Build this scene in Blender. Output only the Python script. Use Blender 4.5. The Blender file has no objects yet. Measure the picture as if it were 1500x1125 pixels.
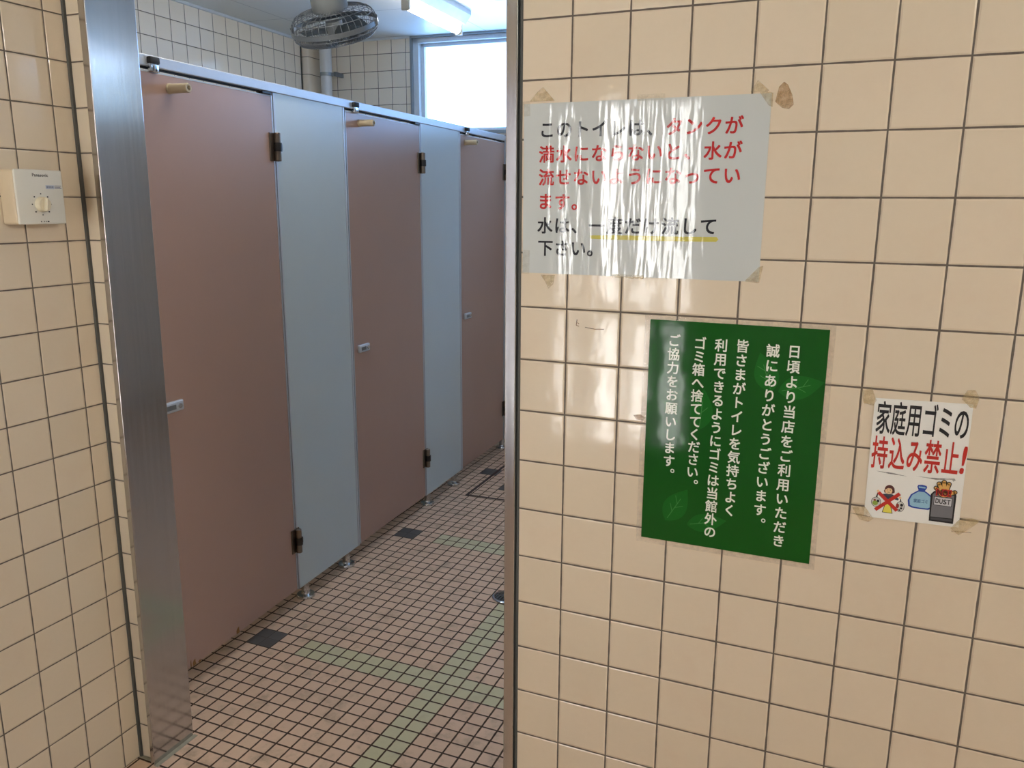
import bpy, bmesh, math, random
from mathutils import Vector, Matrix
random.seed(7)
PI = math.pi
SC = bpy.context.scene
COL = SC.collection

# ------------------------------------------------------------------ camera
cam_d = bpy.data.cameras.new('camera')
cam = bpy.data.objects.new('camera', cam_d)
COL.objects.link(cam)
cam_d.sensor_fit = 'HORIZONTAL'
cam_d.sensor_width = 36.0
cam_d.lens = 1191.63 * 36.0 / 1500.0
cam_d.clip_start = 0.02
YAW, PITCH, ROLL = 0.40002, -0.21662, 0.00608
_fw = Vector((-math.sin(YAW) * math.cos(PITCH), math.cos(YAW) * math.cos(PITCH), math.sin(PITCH)))
_rt = Vector((math.cos(YAW), math.sin(YAW), 0))
_up = _rt.cross(_fw)
_r2 = _rt * math.cos(ROLL) + _up * math.sin(ROLL)
_u2 = -_rt * math.sin(ROLL) + _up * math.cos(ROLL)
_m = Matrix((_r2, _u2, -_fw)).transposed().to_4x4()
_m.translation = (0.48647, -1.40571, 1.48825)
cam.matrix_world = _m
SC.camera = cam

# ------------------------------------------------------------------ sky and exposure
world = bpy.data.worlds.new('sky')
SC.world = world
world.use_nodes = True
_wt = world.node_tree
_bg = _wt.nodes['Background']
def _wn(t, op, a, *vals):
    x = _wt.nodes.new(t)
    if op: x.operation = op
    _wt.links.new(a, x.inputs[0])
    for i, v in enumerate(vals): x.inputs[i + 1].default_value = v
    return x
def _wramp(src, lo, hi, a, b):
    x = _wn('ShaderNodeMapRange', None, src, lo, hi, a, b); x.interpolation_type = 'SMOOTHSTEP'; return x.outputs[0]
def _wmix(f, a, b):
    x = _wt.nodes.new('ShaderNodeMix'); x.data_type = 'RGBA'; _wt.links.new(f, x.inputs[0])
    for i, v in ((6, a), (7, b)):
        if isinstance(v, tuple): x.inputs[i].default_value = v + (1,)
        else: _wt.links.new(v, x.inputs[i])
    return x.outputs[2]
# pale sky with a bright haze low down; brighter towards the entrance to light the lobby
LOW_GLOW = 1.3                                  # glow below the horizon, added to lighten the ceiling
SKY_BACK, SKY_SIDE, SKY_ENTRANCE, SKY_HIGH = (2.9, 5.6, 10.6), (0.85, 1.25, 1.65), (24.0, 23.8, 23.2), 0.0
_dir = _wn('ShaderNodeSeparateXYZ', None, _wt.nodes.new('ShaderNodeTexCoord').outputs['Generated']).outputs
_c = _wmix(_wramp(_dir[1], -0.3, 0.2, 0, 1), SKY_ENTRANCE, SKY_BACK)
_c = _wmix(_wramp(_dir[0], 0.42, 0.66, 0, 1), _c, SKY_SIDE)
_wt.links.new(_c, _bg.inputs[0])
_g = _wn('ShaderNodeMath', 'MULTIPLY', _wramp(_dir[2], 0.10, 0.42, 1.0, SKY_HIGH), 1.0)
_wt.links.new(_wramp(_dir[2], -0.30, -0.04, LOW_GLOW, 1.0), _g.inputs[1])
_wt.links.new(_g.outputs[0], _bg.inputs[1])
SC.view_settings.view_transform = 'Standard'
SC.view_settings.look = 'None'
SC.view_settings.exposure = 0.0
SC.view_settings.gamma = 1.0
SC.view_settings.use_curve_mapping = False
TUBE_STRENGTH = 23.0
LOBBY_FILL_STRENGTH = 178.0
STALL_FILL_STRENGTH = 80.0
AISLE_FILL_STRENGTH = 18.0

def portal(name, loc, rot, sx, sy):
    l = bpy.data.lights.new(name, 'AREA')
    l.shape = 'RECTANGLE'; l.size = sx; l.size_y = sy
    l.cycles.is_portal = True
    o = bpy.data.objects.new(name, l); COL.objects.link(o)
    o.location = loc; o.rotation_euler = rot
    return o
S = 0.0475                                    # the stall room is turned a little against the entrance wall
N = math.sqrt(1 + S * S)
def st(u, v, z=0.0):                          # stall-room frame -> world
    return Vector(((u - S * v) / N, (S * u + v) / N, z))
ANG = math.atan(S)
_p = st(-0.41, 3.36, 2.18)
portal('window_portal', _p, (-PI / 2, 0, ANG), 3.1, 0.6)
portal('window_portal', (2.16, 2.75, 2.25), (PI / 2, 0, PI / 2), 1.0, 0.5)
portal('entrance_portal', (-0.62, -3.14, 1.3), (PI / 2, 0, 0), 1.2, 2.2)

# ------------------------------------------------------------------ node helpers
def lin(c):
    return tuple((x / 12.92 if x <= 0.04045 else ((x + 0.055) / 1.055) ** 2.4) for x in (c[0] / 255, c[1] / 255, c[2] / 255)) + (1,)

class NT:
    def __init__(self, name):
        self.m = bpy.data.materials.new(name); self.m.use_nodes = True
        self.t = self.m.node_tree; self.b = self.t.nodes['Principled BSDF']
        self.out = self.t.nodes['Material Output']
    def n(self, typ, **kw):
        x = self.t.nodes.new(typ)
        for k, v in kw.items():
            if k.startswith('i'): x.inputs[int(k[1:])].default_value = v
            else: setattr(x, k, v)
        return x
    def l(self, a, b): self.t.links.new(a, b)
    def math(self, op, a, b=None, c=None, clamp=False):
        x = self.t.nodes.new('ShaderNodeMath'); x.operation = op; x.use_clamp = clamp
        for i, v in enumerate((a, b, c)):
            if v is None: continue
            if isinstance(v, (int, float)): x.inputs[i].default_value = v
            else: self.l(v, x.inputs[i])
        return x.outputs[0]
    def smooth(self, v, a, b, lo=0.0, hi=1.0):
        x = self.t.nodes.new('ShaderNodeMapRange'); x.interpolation_type = 'SMOOTHSTEP'
        self.l(v, x.inputs[0]); x.inputs[1].default_value = a; x.inputs[2].default_value = b
        x.inputs[3].default_value = lo; x.inputs[4].default_value = hi
        return x.outputs[0]
    def mix(self, f, a, b):
        x = self.t.nodes.new('ShaderNodeMix'); x.data_type = 'RGBA'
        if isinstance(f, (int, float)): x.inputs[0].default_value = f
        else: self.l(f, x.inputs[0])
        for i, v in ((6, a), (7, b)):
            if isinstance(v, tuple): x.inputs[i].default_value = v
            else: self.l(v, x.inputs[i])
        return x.outputs[2]
    def noise(self, scale, detail=3.0, rough=0.5, vec=None):
        x = self.t.nodes.new('ShaderNodeTexNoise'); x.inputs['Scale'].default_value = scale
        x.inputs['Detail'].default_value = detail; x.inputs['Roughness'].default_value = rough
        if vec is not None: self.l(vec, x.inputs['Vector'])
        return x.outputs[0]
    def coord(self, which='Object', scale=None):
        x = self.t.nodes.new('ShaderNodeTexCoord'); o = x.outputs[which]
        if scale:
            mp = self.t.nodes.new('ShaderNodeMapping'); mp.inputs['Scale'].default_value = scale
            self.l(o, mp.inputs[0]); o = mp.outputs[0]
        return o
    def bump(self, h, strength, dist):
        x = self.t.nodes.new('ShaderNodeBump'); x.inputs['Strength'].default_value = strength
        x.inputs['Distance'].default_value = dist
        self.l(h, x.inputs['Height']); self.l(x.outputs[0], self.b.inputs['Normal'])
        return x

def plain(name, rgb, rough=0.5, metal=0.0, coat=0.0, var=0.04, nscale=30.0, bump=0.0, spec=None, trans=0.0, alpha=1.0):
    k = NT(name); c = lin(rgb)
    nz = k.noise(nscale, 3, 0.55, k.coord('Object'))
    dark = tuple(x * (1 - 2 * var) for x in c[:3]) + (1,)
    light = tuple(min(1, x * (1 + 2 * var)) for x in c[:3]) + (1,)
    k.l(k.mix(nz, dark, light), k.b.inputs['Base Color'])
    k.b.inputs['Roughness'].default_value = rough
    k.b.inputs['Metallic'].default_value = metal
    k.b.inputs['Coat Weight'].default_value = coat
    k.b.inputs['Coat Roughness'].default_value = 0.05
    k.b.inputs['Transmission Weight'].default_value = trans
    k.b.inputs['Alpha'].default_value = alpha
    if spec is not None: k.b.inputs['Specular IOR Level'].default_value = spec
    if bump: k.bump(nz, bump, 0.002)
    return k.m

def tile(name, rgb, rgb2, grout, joint, pillow, rough, size, vary=0.5, stain=0.0, stain_rgb=(120, 100, 80), bump=0.6, spec=0.5):
    """Square tiles laid on the UV lattice (1 unit = 1 tile)."""
    k = NT(name)
    uv = k.t.nodes.new('ShaderNodeTexCoord').outputs['UV']
    sp = k.n('ShaderNodeSeparateXYZ'); k.l(uv, sp.inputs[0])
    d = []
    fl = k.n('ShaderNodeVectorMath', operation='FLOOR'); k.l(uv, fl.inputs[0])
    wn = k.n('ShaderNodeTexWhiteNoise', noise_dimensions='2D'); k.l(fl.outputs[0], wn.inputs['Vector'])
    wob = k.noise(3.1, 2, 0.5, uv)
    for i in (0, 1):
        f = k.math('FRACT', sp.outputs[i])
        d.append(k.math('MINIMUM', f, k.math('SUBTRACT', 1.0, f)))
    dm = k.math('MINIMUM', d[0], d[1])
    dm = k.math('ADD', dm, k.math('MULTIPLY', k.math('SUBTRACT', wob, 0.5), joint * 0.5))
    body = k.smooth(dm, joint * 0.42, joint * 0.62)
    height = k.smooth(dm, joint * 0.4, joint * 0.5 + pillow)
    tone = k.math('MULTIPLY', wn.outputs[0], vary)
    cl = k.noise(9.0, 4, 0.6, uv)
    tone = k.math('ADD', tone, k.math('MULTIPLY', cl, 1 - vary), clamp=True)
    c = k.mix(tone, lin(rgb), lin(rgb2))
    if stain:
        sn = k.noise(0.55, 5, 0.65, uv)
        c = k.mix(k.math('MULTIPLY', k.smooth(sn, 0.48, 0.75), stain), c, lin(stain_rgb))
    gn = k.noise(14, 3, 0.6, uv)
    g0 = lin(grout); g1 = tuple(x * 0.6 for x in g0[:3]) + (1,)
    k.l(k.mix(body, k.mix(gn, g1, g0), c), k.b.inputs['Base Color'])
    k.l(k.smooth(body, 0, 1, 0.85, rough), k.b.inputs['Roughness'])
    k.b.inputs['Specular IOR Level'].default_value = spec
    und = k.noise(2.4, 2, 0.5, uv)
    h = k.math('ADD', height, k.math('MULTIPLY', und, 0.28))
    k.bump(h, bump, size)
    return k.m

def steel(name, rgb, rough, streak=(120, 120, 2), metal=1.0, amount=0.12):
    k = NT(name); nz = k.noise(1.0, 4, 0.6, k.coord('Object', streak))
    c = lin(rgb)
    k.l(k.mix(nz, tuple(x * 0.86 for x in c[:3]) + (1,), tuple(min(1, x * 1.1) for x in c[:3]) + (1,)), k.b.inputs['Base Color'])
    k.b.inputs['Metallic'].default_value = metal
    k.l(k.math('ADD', k.math('MULTIPLY', nz, amount), rough - amount / 2), k.b.inputs['Roughness'])
    k.bump(nz, 0.05, 0.001)
    return k.m

M = {}
M['tile'] = tile('cream_glazed_tile', (222, 208, 184), (230, 215, 192), (112, 102, 92), 0.030, 0.030, 0.09, 0.0022, 0.55, 0.12, (214, 178, 150), bump=0.55)
M['tile_inner'] = tile('pale_glazed_tile', (242, 231, 214), (248, 238, 223), (128, 116, 106), 0.034, 0.03, 0.10, 0.0022, 0.6, bump=0.5)
FLO = dict(grout=(84, 66, 54), joint=0.105, pillow=0.03, rough=0.5, size=0.0012, vary=0.55, stain=0.55, stain_rgb=(142, 122, 98), bump=0.5, spec=0.3)
M['floor_pink'] = tile('pink_floor_tile', (216, 185, 158), (226, 195, 168), **FLO)
M['floor_green'] = tile('green_floor_tile', (198, 192, 154), (208, 202, 168), **dict(FLO, stain=0.2))
M['floor_dark'] = tile('slate_floor_tile', (86, 82, 80), (98, 94, 91), **dict(FLO, grout=(84, 76, 72), joint=0.03, stain=0.0))
M['grey_mortar'] = plain('grey_mortar', (168, 162, 142), 0.9, var=0.12, nscale=60, bump=0.3)
M['jamb'] = steel('brushed_stainless', (200, 200, 202), 0.15)
M['alu'] = plain('anodised_aluminium', (196, 202, 210), 0.42, 0.4, var=0.02)
M['chrome'] = plain('chrome', (205, 207, 210), 0.14, 1.0, var=0.02)
M['sealant'] = plain('dark_sealant', (84, 84, 80), 0.7)
M['gasket'] = plain('green_grey_gasket', (88, 94, 92), 0.6)
M['door_pink'] = plain('dusty_pink_laminate', (174, 144, 131), 0.3, var=0.015, nscale=6, spec=0.5)
M['panel_blue'] = plain('pale_blue_laminate', (196, 209, 213), 0.3, var=0.012, nscale=6, spec=0.5)
M['chip'] = plain('chipped_board', (140, 102, 62), 0.9, var=0.2, nscale=120)
M['bronze'] = plain('bronze_hinge_metal', (128, 116, 104), 0.35, 0.85, var=0.08)
M['black'] = plain('black_plastic', (22, 22, 24), 0.4)
M['rubber_and_gap'] = plain('black_rubber_and_gap', (30, 30, 31), 0.7)
M['ivory'] = plain('ivory_rubber', (196, 180, 150), 0.55)
M['ceil'] = None
M['white_plastic'] = plain('white_plastic', (226, 224, 212), 0.35, var=0.01)
M['ivory_plastic'] = plain('ivory_plastic', (224, 214, 186), 0.35, var=0.015)
M['dull_ivory'] = plain('cream_plastic_side', (214, 196, 166), 0.45, var=0.015)
M['ink'] = plain('dark_ink', (34, 34, 36), 0.5)
M['grey_ink'] = plain('grey_ink', (128, 134, 150), 0.5)
M['blue_ink'] = plain('grey_blue_ink', (188, 197, 210), 0.5)
M['pipe'] = plain('white_pipe', (222, 224, 226), 0.35)
M['lamp_body'] = plain('white_enamel', (226, 230, 230), 0.3)
M['win_frame'] = plain('white_window_frame', (214, 222, 228), 0.35)
M['win_grey'] = plain('grey_window_trim', (150, 158, 164), 0.4, 0.4)
M['fan_grey'] = plain('grey_fan_enamel', (122, 126, 130), 0.35, 0.35)
M['fan_body'] = plain('pale_grey_plastic', (132, 136, 138), 0.4)
M['dark_metal'] = plain('dark_cast_metal', (96, 96, 94), 0.4, 0.7)
M['blade'] = plain('smoke_grey_blade', (112, 118, 120), 0.25, trans=0.25)
M['wire'] = plain('plated_wire', (134, 138, 142), 0.3, 0.6)
M['grey_plaster'] = plain('cool_grey_plaster', (206, 206, 214), 0.8)
M['plaster'] = plain('painted_plaster', (222, 218, 208), 0.8)

def lam(name, rgb, streaks, coat=1.0, crough=0.05, wave=0.11):
    """Printed paper under a wavy laminating film."""
    k = NT(name); k.b.inputs['Base Color'].default_value = lin(rgb)
    k.b.inputs['Roughness'].default_value = 0.6
    k.b.inputs['Specular IOR Level'].default_value = 0.15
    k.b.inputs['Coat Weight'].default_value = coat
    k.b.inputs['Coat Roughness'].default_value = crough
    k.b.inputs['Coat IOR'].default_value = 1.55
    a = k.noise(1.0, 2, 0.5, k.coord('Object', streaks))
    b = k.noise(1.0, 4, 0.6, k.coord('Object', (26, 26, 120)))
    h = k.math('ADD', k.math('MULTIPLY', a, 1.0), k.math('MULTIPLY', b, 0.05))
    bp = k.bump(h, wave, 0.004)
    k.t.links.remove(k.b.inputs['Normal'].links[0])
    k.l(bp.outputs[0], k.b.inputs['Coat Normal'])
    return k.m
WS = (42, 1, 7)
M['paper_white'] = lam('laminated_white_paper', (204, 210, 209), WS)
M['print_black'] = lam('black_print', (30, 31, 38), WS)
M['print_red'] = lam('red_print', (190, 42, 40), WS)
M['marker'] = lam('yellow_marker', (204, 196, 96), WS)
GS = (14, 1, 11)
M['paper_green'] = lam('laminated_green_print', (4, 80, 8), GS, 0.3, 0.06)
M['print_white'] = lam('white_print', (236, 240, 228), GS, 0.3, 0.06)
M['leaf'] = lam('pale_green_leaf_print', (14, 98, 22), GS, 0.3, 0.06)
M['leaf_vein'] = lam('leaf_vein_print', (64, 134, 64), GS, 0.3, 0.06)
M['card'] = plain('white_card', (240, 240, 234), 0.45, var=0.01)
def film(name, rgb, alpha, rough=0.15):
    k = NT(name); k.b.inputs['Base Color'].default_value = lin(rgb)
    k.b.inputs['Roughness'].default_value = rough
    nz = k.noise(90, 4, 0.65, k.coord('Object'))
    k.l(k.smooth(nz, 0.3, 0.75, alpha * 0.45, min(1, alpha * 1.5)), k.b.inputs['Alpha'])
    k.bump(nz, 0.12, 0.0006)
    return k.m
M['tape'] = film('yellowed_tape', (214, 190, 134), 0.22)
M['tape_clear'] = film('clear_tape', (216, 204, 166), 0.1)
M['film'] = film('clear_laminate_film', (214, 194, 172), 0.1, 0.08)
M['residue'] = film('brown_glue_residue', (190, 148, 90), 0.3, 0.6)
M['smudge'] = film('grey_scuff', (150, 146, 140), 0.35, 0.8)
M['pen'] = film('brown_scribble', (150, 112, 76), 0.75, 0.6)

def emit(name, rgb, s):
    k = NT(name); k.b.inputs['Base Color'].default_value = (0.8, 0.8, 0.8, 1)
    k.b.inputs['Emission Color'].default_value = rgb + (1,)
    k.b.inputs['Emission Strength'].default_value = s
    return k.m
M['tube'] = emit('lit_tube', (1.0, 0.98, 0.94), TUBE_STRENGTH)
M['fill_lobby'] = emit('lobby_fill_tube', (1.0, 0.975, 0.92), LOBBY_FILL_STRENGTH)
M['fill_aisle'] = emit('aisle_fill_tube', (1.0, 0.95, 0.86), AISLE_FILL_STRENGTH)
M['fill_stall'] = emit('stall_fill_tube', (1.0, 0.96, 0.88), STALL_FILL_STRENGTH)
def glass():
    k = NT('frosted_pane')
    tr = k.n('ShaderNodeBsdfTransparent'); gl = k.n('ShaderNodeBsdfGlossy'); gl.inputs['Roughness'].default_value = 0.2
    fr = k.n('ShaderNodeMixShader'); fr.inputs[0].default_value = 0.06
    k.l(tr.outputs[0], fr.inputs[1]); k.l(gl.outputs[0], fr.inputs[2])
    k.l(fr.outputs[0], k.out.inputs[0])
    return k.m
M['glass'] = glass()
def ceiling_mat():
    k = NT('ceiling_board')
    uv = k.t.nodes.new('ShaderNodeTexCoord').outputs['UV']
    sp = k.n('ShaderNodeSeparateXYZ'); k.l(uv, sp.inputs[0])
    d = []
    for i, per in ((0, 0.91), (1, 0.61)):
        f = k.math('FRACT', sp.outputs[i])
        d.append(k.math('MULTIPLY', k.math('MINIMUM', f, k.math('SUBTRACT', 1.0, f)), per))
    dm = k.math('MINIMUM', d[0], d[1])
    body = k.smooth(dm, 0.001, 0.004)
    k.l(k.mix(body, lin((172, 176, 178)), lin((226, 228, 226))), k.b.inputs['Base Color'])
    k.b.inputs['Roughness'].default_value = 0.32
    k.bump(body, 0.4, 0.002)
    return k.m
M['ceil'] = ceiling_mat()

# ------------------------------------------------------------------ geometry helpers
def finish(name, bm, mats, parent=None, origin=None, smooth=False, uvf=None, loc=None):
    """World-space bmesh -> ONE object. Top-level: origin at its own base. Child: shares the root's origin."""
    if not isinstance(mats, (list, tuple)): mats = [mats]
    bm.normal_update()
    if uvf:
        lay = bm.loops.layers.uv.new('tiles')
        for f in bm.faces:
            for lp in f.loops:
                lp[lay].uv = uvf(lp.vert.co, f.normal)
    if parent is not None:
        r = parent
        while r.parent: r = r.parent
        off = r.location.copy()
    elif origin is not None: off = Vector(origin)
    else:
        xs = [v.co for v in bm.verts]
        off = Vector(((min(c.x for c in xs) + max(c.x for c in xs)) / 2, (min(c.y for c in xs) + max(c.y for c in xs)) / 2, min(c.z for c in xs)))
    for v in bm.verts: v.co -= off
    me = bpy.data.meshes.new(name)
    bm.to_mesh(me); bm.free()
    for m in mats: me.materials.append(m)
    if smooth:
        for p in me.polygons: p.use_smooth = True
        try: me.set_sharp_from_angle(angle=math.radians(38))
        except Exception: pass
    o = bpy.data.objects.new(name, me); COL.objects.link(o)
    if parent is not None: o.parent = parent
    else: o.location = off
    return o

def thing(name, label, cat, loc, group=None):
    o = bpy.data.objects.new(name, None); COL.objects.link(o)
    o.location = loc; o.empty_display_size = 0.05
    o['label'] = label; o['category'] = cat
    if group: o['group'] = group
    return o
def tag(o, label, cat, group=None):
    o['label'] = label; o['category'] = cat
    if group: o['group'] = group
    return o
def struct(o):
    o['kind'] = 'structure'; return o

def ident(p): return Vector(p)
def stf(p): return st(p[0], p[1], p[2])
def box(bm, a, b, f=ident, bevel=0.0, seg=2, mi=0):
    x0, y0, z0 = a; x1, y1, z1 = b
    vs = [bm.verts.new((x, y, z)) for z in (z0, z1) for x, y in ((x0, y0), (x1, y0), (x1, y1), (x0, y1))]
    fs = [bm.faces.new([vs[i] for i in q]) for q in ((3, 2, 1, 0), (4, 5, 6, 7), (0, 1, 5, 4), (1, 2, 6, 5), (2, 3, 7, 6), (3, 0, 4, 7))]
    geom = set(vs)
    if bevel > 0:
        es = list({e for fc in fs for e in fc.edges})
        r = bmesh.ops.bevel(bm, geom=es, offset=bevel, segments=seg, profile=0.5, affect='EDGES')
        geom = {v for fc in r['faces'] for v in fc.verts} | {v for v in geom if v.is_valid}
        fs = list({fc for v in geom for fc in v.link_faces})
    for v in geom: v.co = f(v.co)
    for fc in fs:
        if fc.is_valid: fc.material_index = mi
    return fs
def frame_of(axis):
    axis = Vector(axis).normalized()
    t = Vector((0, 0, 1)) if abs(axis.z) < 0.9 else Vector((1, 0, 0))
    a = axis.cross(t).normalized(); b = axis.cross(a)
    return a, b, axis
def lathe(bm, base, axis, prof, seg=28, cap=True, mi=0, arc=None):
    """prof: list of (distance along axis, radius)."""
    a, b, n = frame_of(axis); base = Vector(base); rings = []
    for d, r in prof:
        rings.append([bm.verts.new(base + n * d + (a * math.cos(2 * PI * i / seg) + b * math.sin(2 * PI * i / seg)) * r) for i in range(seg)])
    for p, q in zip(rings, rings[1:]):
        for i in range(seg):
            f = bm.faces.new((p[i], p[(i + 1) % seg], q[(i + 1) % seg], q[i])); f.material_index = mi
    if cap:
        f = bm.faces.new(rings[0][::-1]); f.material_index = mi
        f = bm.faces.new(rings[-1]); f.material_index = mi
    bmesh.ops.recalc_face_normals(bm, faces=bm.faces)
def tube(bm, pts, r, seg=6, closed=False):
    pts = [Vector(p) for p in pts]; n = len(pts); rings = []
    for i, p in enumerate(pts):
        if closed: d = pts[(i + 1) % n] - pts[i - 1]
        else: d = pts[min(i + 1, n - 1)] - pts[max(i - 1, 0)]
        a, b, _ = frame_of(d)
        if rings:                                   # keep the frame from twisting
            pa = rings[-1][0]; d = d.normalized()
            a = (pa - d * pa.dot(d)).normalized(); b = d.cross(a)
        rings.append((a, [bm.verts.new(p + (a * math.cos(2 * PI * k / seg) + b * math.sin(2 * PI * k / seg)) * r) for k in range(seg)]))
    R = [x[1] for x in rings]
    for i in range(n if closed else n - 1):
        p, q = R[i], R[(i + 1) % n]
        for k in range(seg):
            bm.faces.new((p[k], p[(k + 1) % seg], q[(k + 1) % seg], q[k]))
    if not closed:
        bm.faces.new(R[0][::-1]); bm.faces.new(R[-1])
def wall_poly(bm, pts, y=-0.002, t=0.0002, mi=0):
    """A flat shape on the sign wall from (x, z) outline points, facing -Y, with a little thickness."""
    fr = [bm.verts.new((x, y, z)) for x, z in pts]; bk = [bm.verts.new((x, y + t, z)) for x, z in pts]
    f = bm.faces.new(fr); f.material_index = mi
    f2 = bm.faces.new(bk[::-1]); f2.material_index = mi
    n = len(pts); fs = [f, f2]
    for i in range(n):
        q = bm.faces.new((fr[i], bk[i], bk[(i + 1) % n], fr[(i + 1) % n])); q.material_index = mi; fs.append(q)
    bmesh.ops.recalc_face_normals(bm, faces=fs)
def ell(cx, cz, rx, rz, n=24, a0=0.0, a1=2 * PI, rot=0.0):
    out = []
    for i in range(n):
        a = a0 + (a1 - a0) * i / (n if abs(a1 - a0 - 2 * PI) < 1e-6 else n - 1)
        x, z = rx * math.cos(a), rz * math.sin(a)
        out.append((cx + x * math.cos(rot) - z * math.sin(rot), cz + x * math.sin(rot) + z * math.cos(rot)))
    return out
def stroke(p, q, w):
    d = Vector((q[0] - p[0], q[1] - p[1])).normalized() * (w / 2); k = Vector((-d.y, d.x))
    return [(p[0] + k.x, p[1] + k.y), (p[0] - k.x, p[1] - k.y), (q[0] - k.x, q[1] - k.y), (q[0] + k.x, q[1] + k.y)]
_gl = {}
def glyph(ch, bold=0.0):
    key = (ch, bold)
    if key in _gl: return _gl[key]
    c = bpy.data.curves.new('glyph', 'FONT'); c.body = ch; c.size = 1.0; c.offset = bold; c.resolution_u = 4
    o = bpy.data.objects.new('glyph', c); COL.objects.link(o)
    bpy.context.view_layer.update()
    me = bpy.data.meshes.new_from_object(o.evaluated_get(bpy.context.evaluated_depsgraph_get()))
    vs = [(v.co.x, v.co.y) for v in me.vertices]; fs = [tuple(p.vertices) for p in me.polygons]
    bpy.data.objects.remove(o); bpy.data.curves.remove(c); bpy.data.meshes.remove(me)
    _gl[key] = (vs, fs); return _gl[key]
def put(bm, ch, cx, cz, w, h, y, bold=0.0, shear=0.0, em=True, rot=0.0):
    """One character; em=True keeps its place inside the em square (0.5, 0.38 is its middle)."""
    vs, fs = glyph(ch)
    if not vs: return
    if em: mx, my, sx, sy = 0.5, 0.38, w, h
    else:
        x0, x1 = min(v[0] for v in vs), max(v[0] for v in vs); y0, y1 = min(v[1] for v in vs), max(v[1] for v in vs)
        mx, my = (x0 + x1) / 2, (y0 + y1) / 2; sx, sy = w / max(x1 - x0, 1e-6), h / max(y1 - y0, 1e-6)
    k = bold
    for ox, oz, oy in ((0, 0, 0),) if not k else ((k, k, 0.0), (-k, -k, 2e-6), (k, -k, 4e-6), (-k, k, 6e-6)):
        nv = []
        for x, z in vs:
            a, b = (x - mx + ox) * sx, (z - my + oz) * sy
            a += b * shear
            a, b = a * math.cos(rot) - b * math.sin(rot), a * math.sin(rot) + b * math.cos(rot)
            nv.append(bm.verts.new((cx + a, y - oy, cz + b)))
        for f in fs:
            try: bm.faces.new([nv[i] for i in f])
            except ValueError: pass
def copy_tree(o, delta, parent=None):
    c = o.copy(); COL.objects.link(c)
    if parent is None: c.location = o.location + delta
    else: c.parent = parent
    for ch in [x for x in bpy.data.objects if x.parent is o]: copy_tree(ch, delta, c)
    return c

# ------------------------------------------------------------------ the setting: floor
CEIL = 2.455
FX, FY, FP = -0.60937, 0.65113, 0.05
def fpos(a, b):
    y = FY + a * (FP if a < 0 else 0.0506)
    return Vector((FX + b * FP - 0.018 * max(0.0, y - FY), y, 0.0))
bm = bmesh.new(); cache = {}
lay = bm.loops.layers.uv.new('tiles')
def fv(a, b):
    if (a, b) not in cache: cache[(a, b)] = bm.verts.new(fpos(a, b))
    return cache[(a, b)]
for a in range(-78, 56):
    for b in range(-44, 80):
        f = bm.faces.new((fv(a, b), fv(a, b + 1), fv(a + 1, b + 1), fv(a + 1, b)))
        mi = 0
        if (a in (-1, 0) or a in (19, 20)) and -11 <= b <= 13: mi = 1
        if b in (-1, 0) and -26 <= a <= 10: mi = 1
        if b in (-15, -14) and a in (-1, 0, 19, 20, 38, 39): mi = 2
        if a in (34, 35) and b in (-11, -10): mi = 2
        f.material_index = mi
        for lp, uvq in zip(f.loops, ((b, a), (b + 1, a), (b + 1, a + 1), (b, a + 1))): lp[lay].uv = uvq
floor = struct(finish('floor', bm, [M['floor_pink'], M['floor_green'], M['floor_dark']], origin=(0, 0, 0)))

# mortar bed left along the stainless frame and at the first partition foot
bm = bmesh.new(); box(bm, (-1.150, -0.006, -0.004), (-1.137, 0.14, 0.0012))
box(bm, (-1.2165, 0.004, -0.004), (-1.163, 0.014, 0.0012))
struct(finish('trim_mortar', bm, M['grey_mortar']))

# ------------------------------------------------------------------ the setting: walls
def uv_box(ou, pu, oz, pz, oy=None, py=None, inv=None):
    def fn(co, n):
        p = inv(co) if inv else co
        if abs(n.z) > 0.7: return ((p[0] - ou) / pu, ((p[1] - (oy or 0)) / (py or pu)))
        nn = inv_n(n) if inv else n
        if abs(nn[1]) >= abs(nn[0]): return ((p[0] - ou) / pu, (p[2] - oz) / pz)
        return ((p[1] - (oy or 0)) / (py or pu), (p[2] - oz) / pz)
    return fn
def inv(p): return ((p[0] + S * p[1]) / N, (p[1] - S * p[0]) / N, p[2])
inv_n = inv
bm = bmesh.new(); box(bm, (-0.091, 0.0, 0.0), (3.4, 0.135, CEIL))
struct(finish('wall_right', bm, M['tile'], uvf=uv_box(0.0, 0.1015, 0.0026, 0.1)))
bm = bmesh.new(); box(bm, (-2.75, 0.014, 0.0), (-1.153, 0.135, CEIL))
struct(finish('wall_front', bm, M['tile'], uvf=uv_box(-1.2765, 0.115, 0.0, 0.1)))
bm = bmesh.new(); box(bm, (-1.34, -3.15, 0.0), (-1.2165, 0.014, CEIL))
struct(finish('wall_left', bm, M['tile'], uvf=uv_box(0, 0.1, 0.0, 0.1, -0.04065, 0.10128)))
bm = bmesh.new(); box(bm, (3.3, -3.15, 0.0), (3.4, 0.0, CEIL))
struct(finish('wall_lobby_side', bm, M['tile'], uvf=uv_box(0, 0.1, 0.0, 0.1)))
sd = bpy.data.objects.new('added_side_door', None); COL.objects.link(sd); sd.location = (-1.2165, -2.4, 0); struct(sd)  # unseen side door, added for its grey-lilac reflection in the right jamb
bm = bmesh.new(); box(bm, (-1.2165, -2.9, 0.01), (-1.2, -1.95, 2.05), bevel=0.002); finish('door_leaf', bm, plain('grey_lilac_paint', (206, 203, 216), 0.5), sd)
bm = bmesh.new(); tube(bm, [(-1.2, -2.05, 0.98), (-1.16, -2.05, 0.98), (-1.16, -2.16, 0.98)], 0.009, 10); finish('door_handle', bm, M['chrome'], sd, smooth=True)
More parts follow.
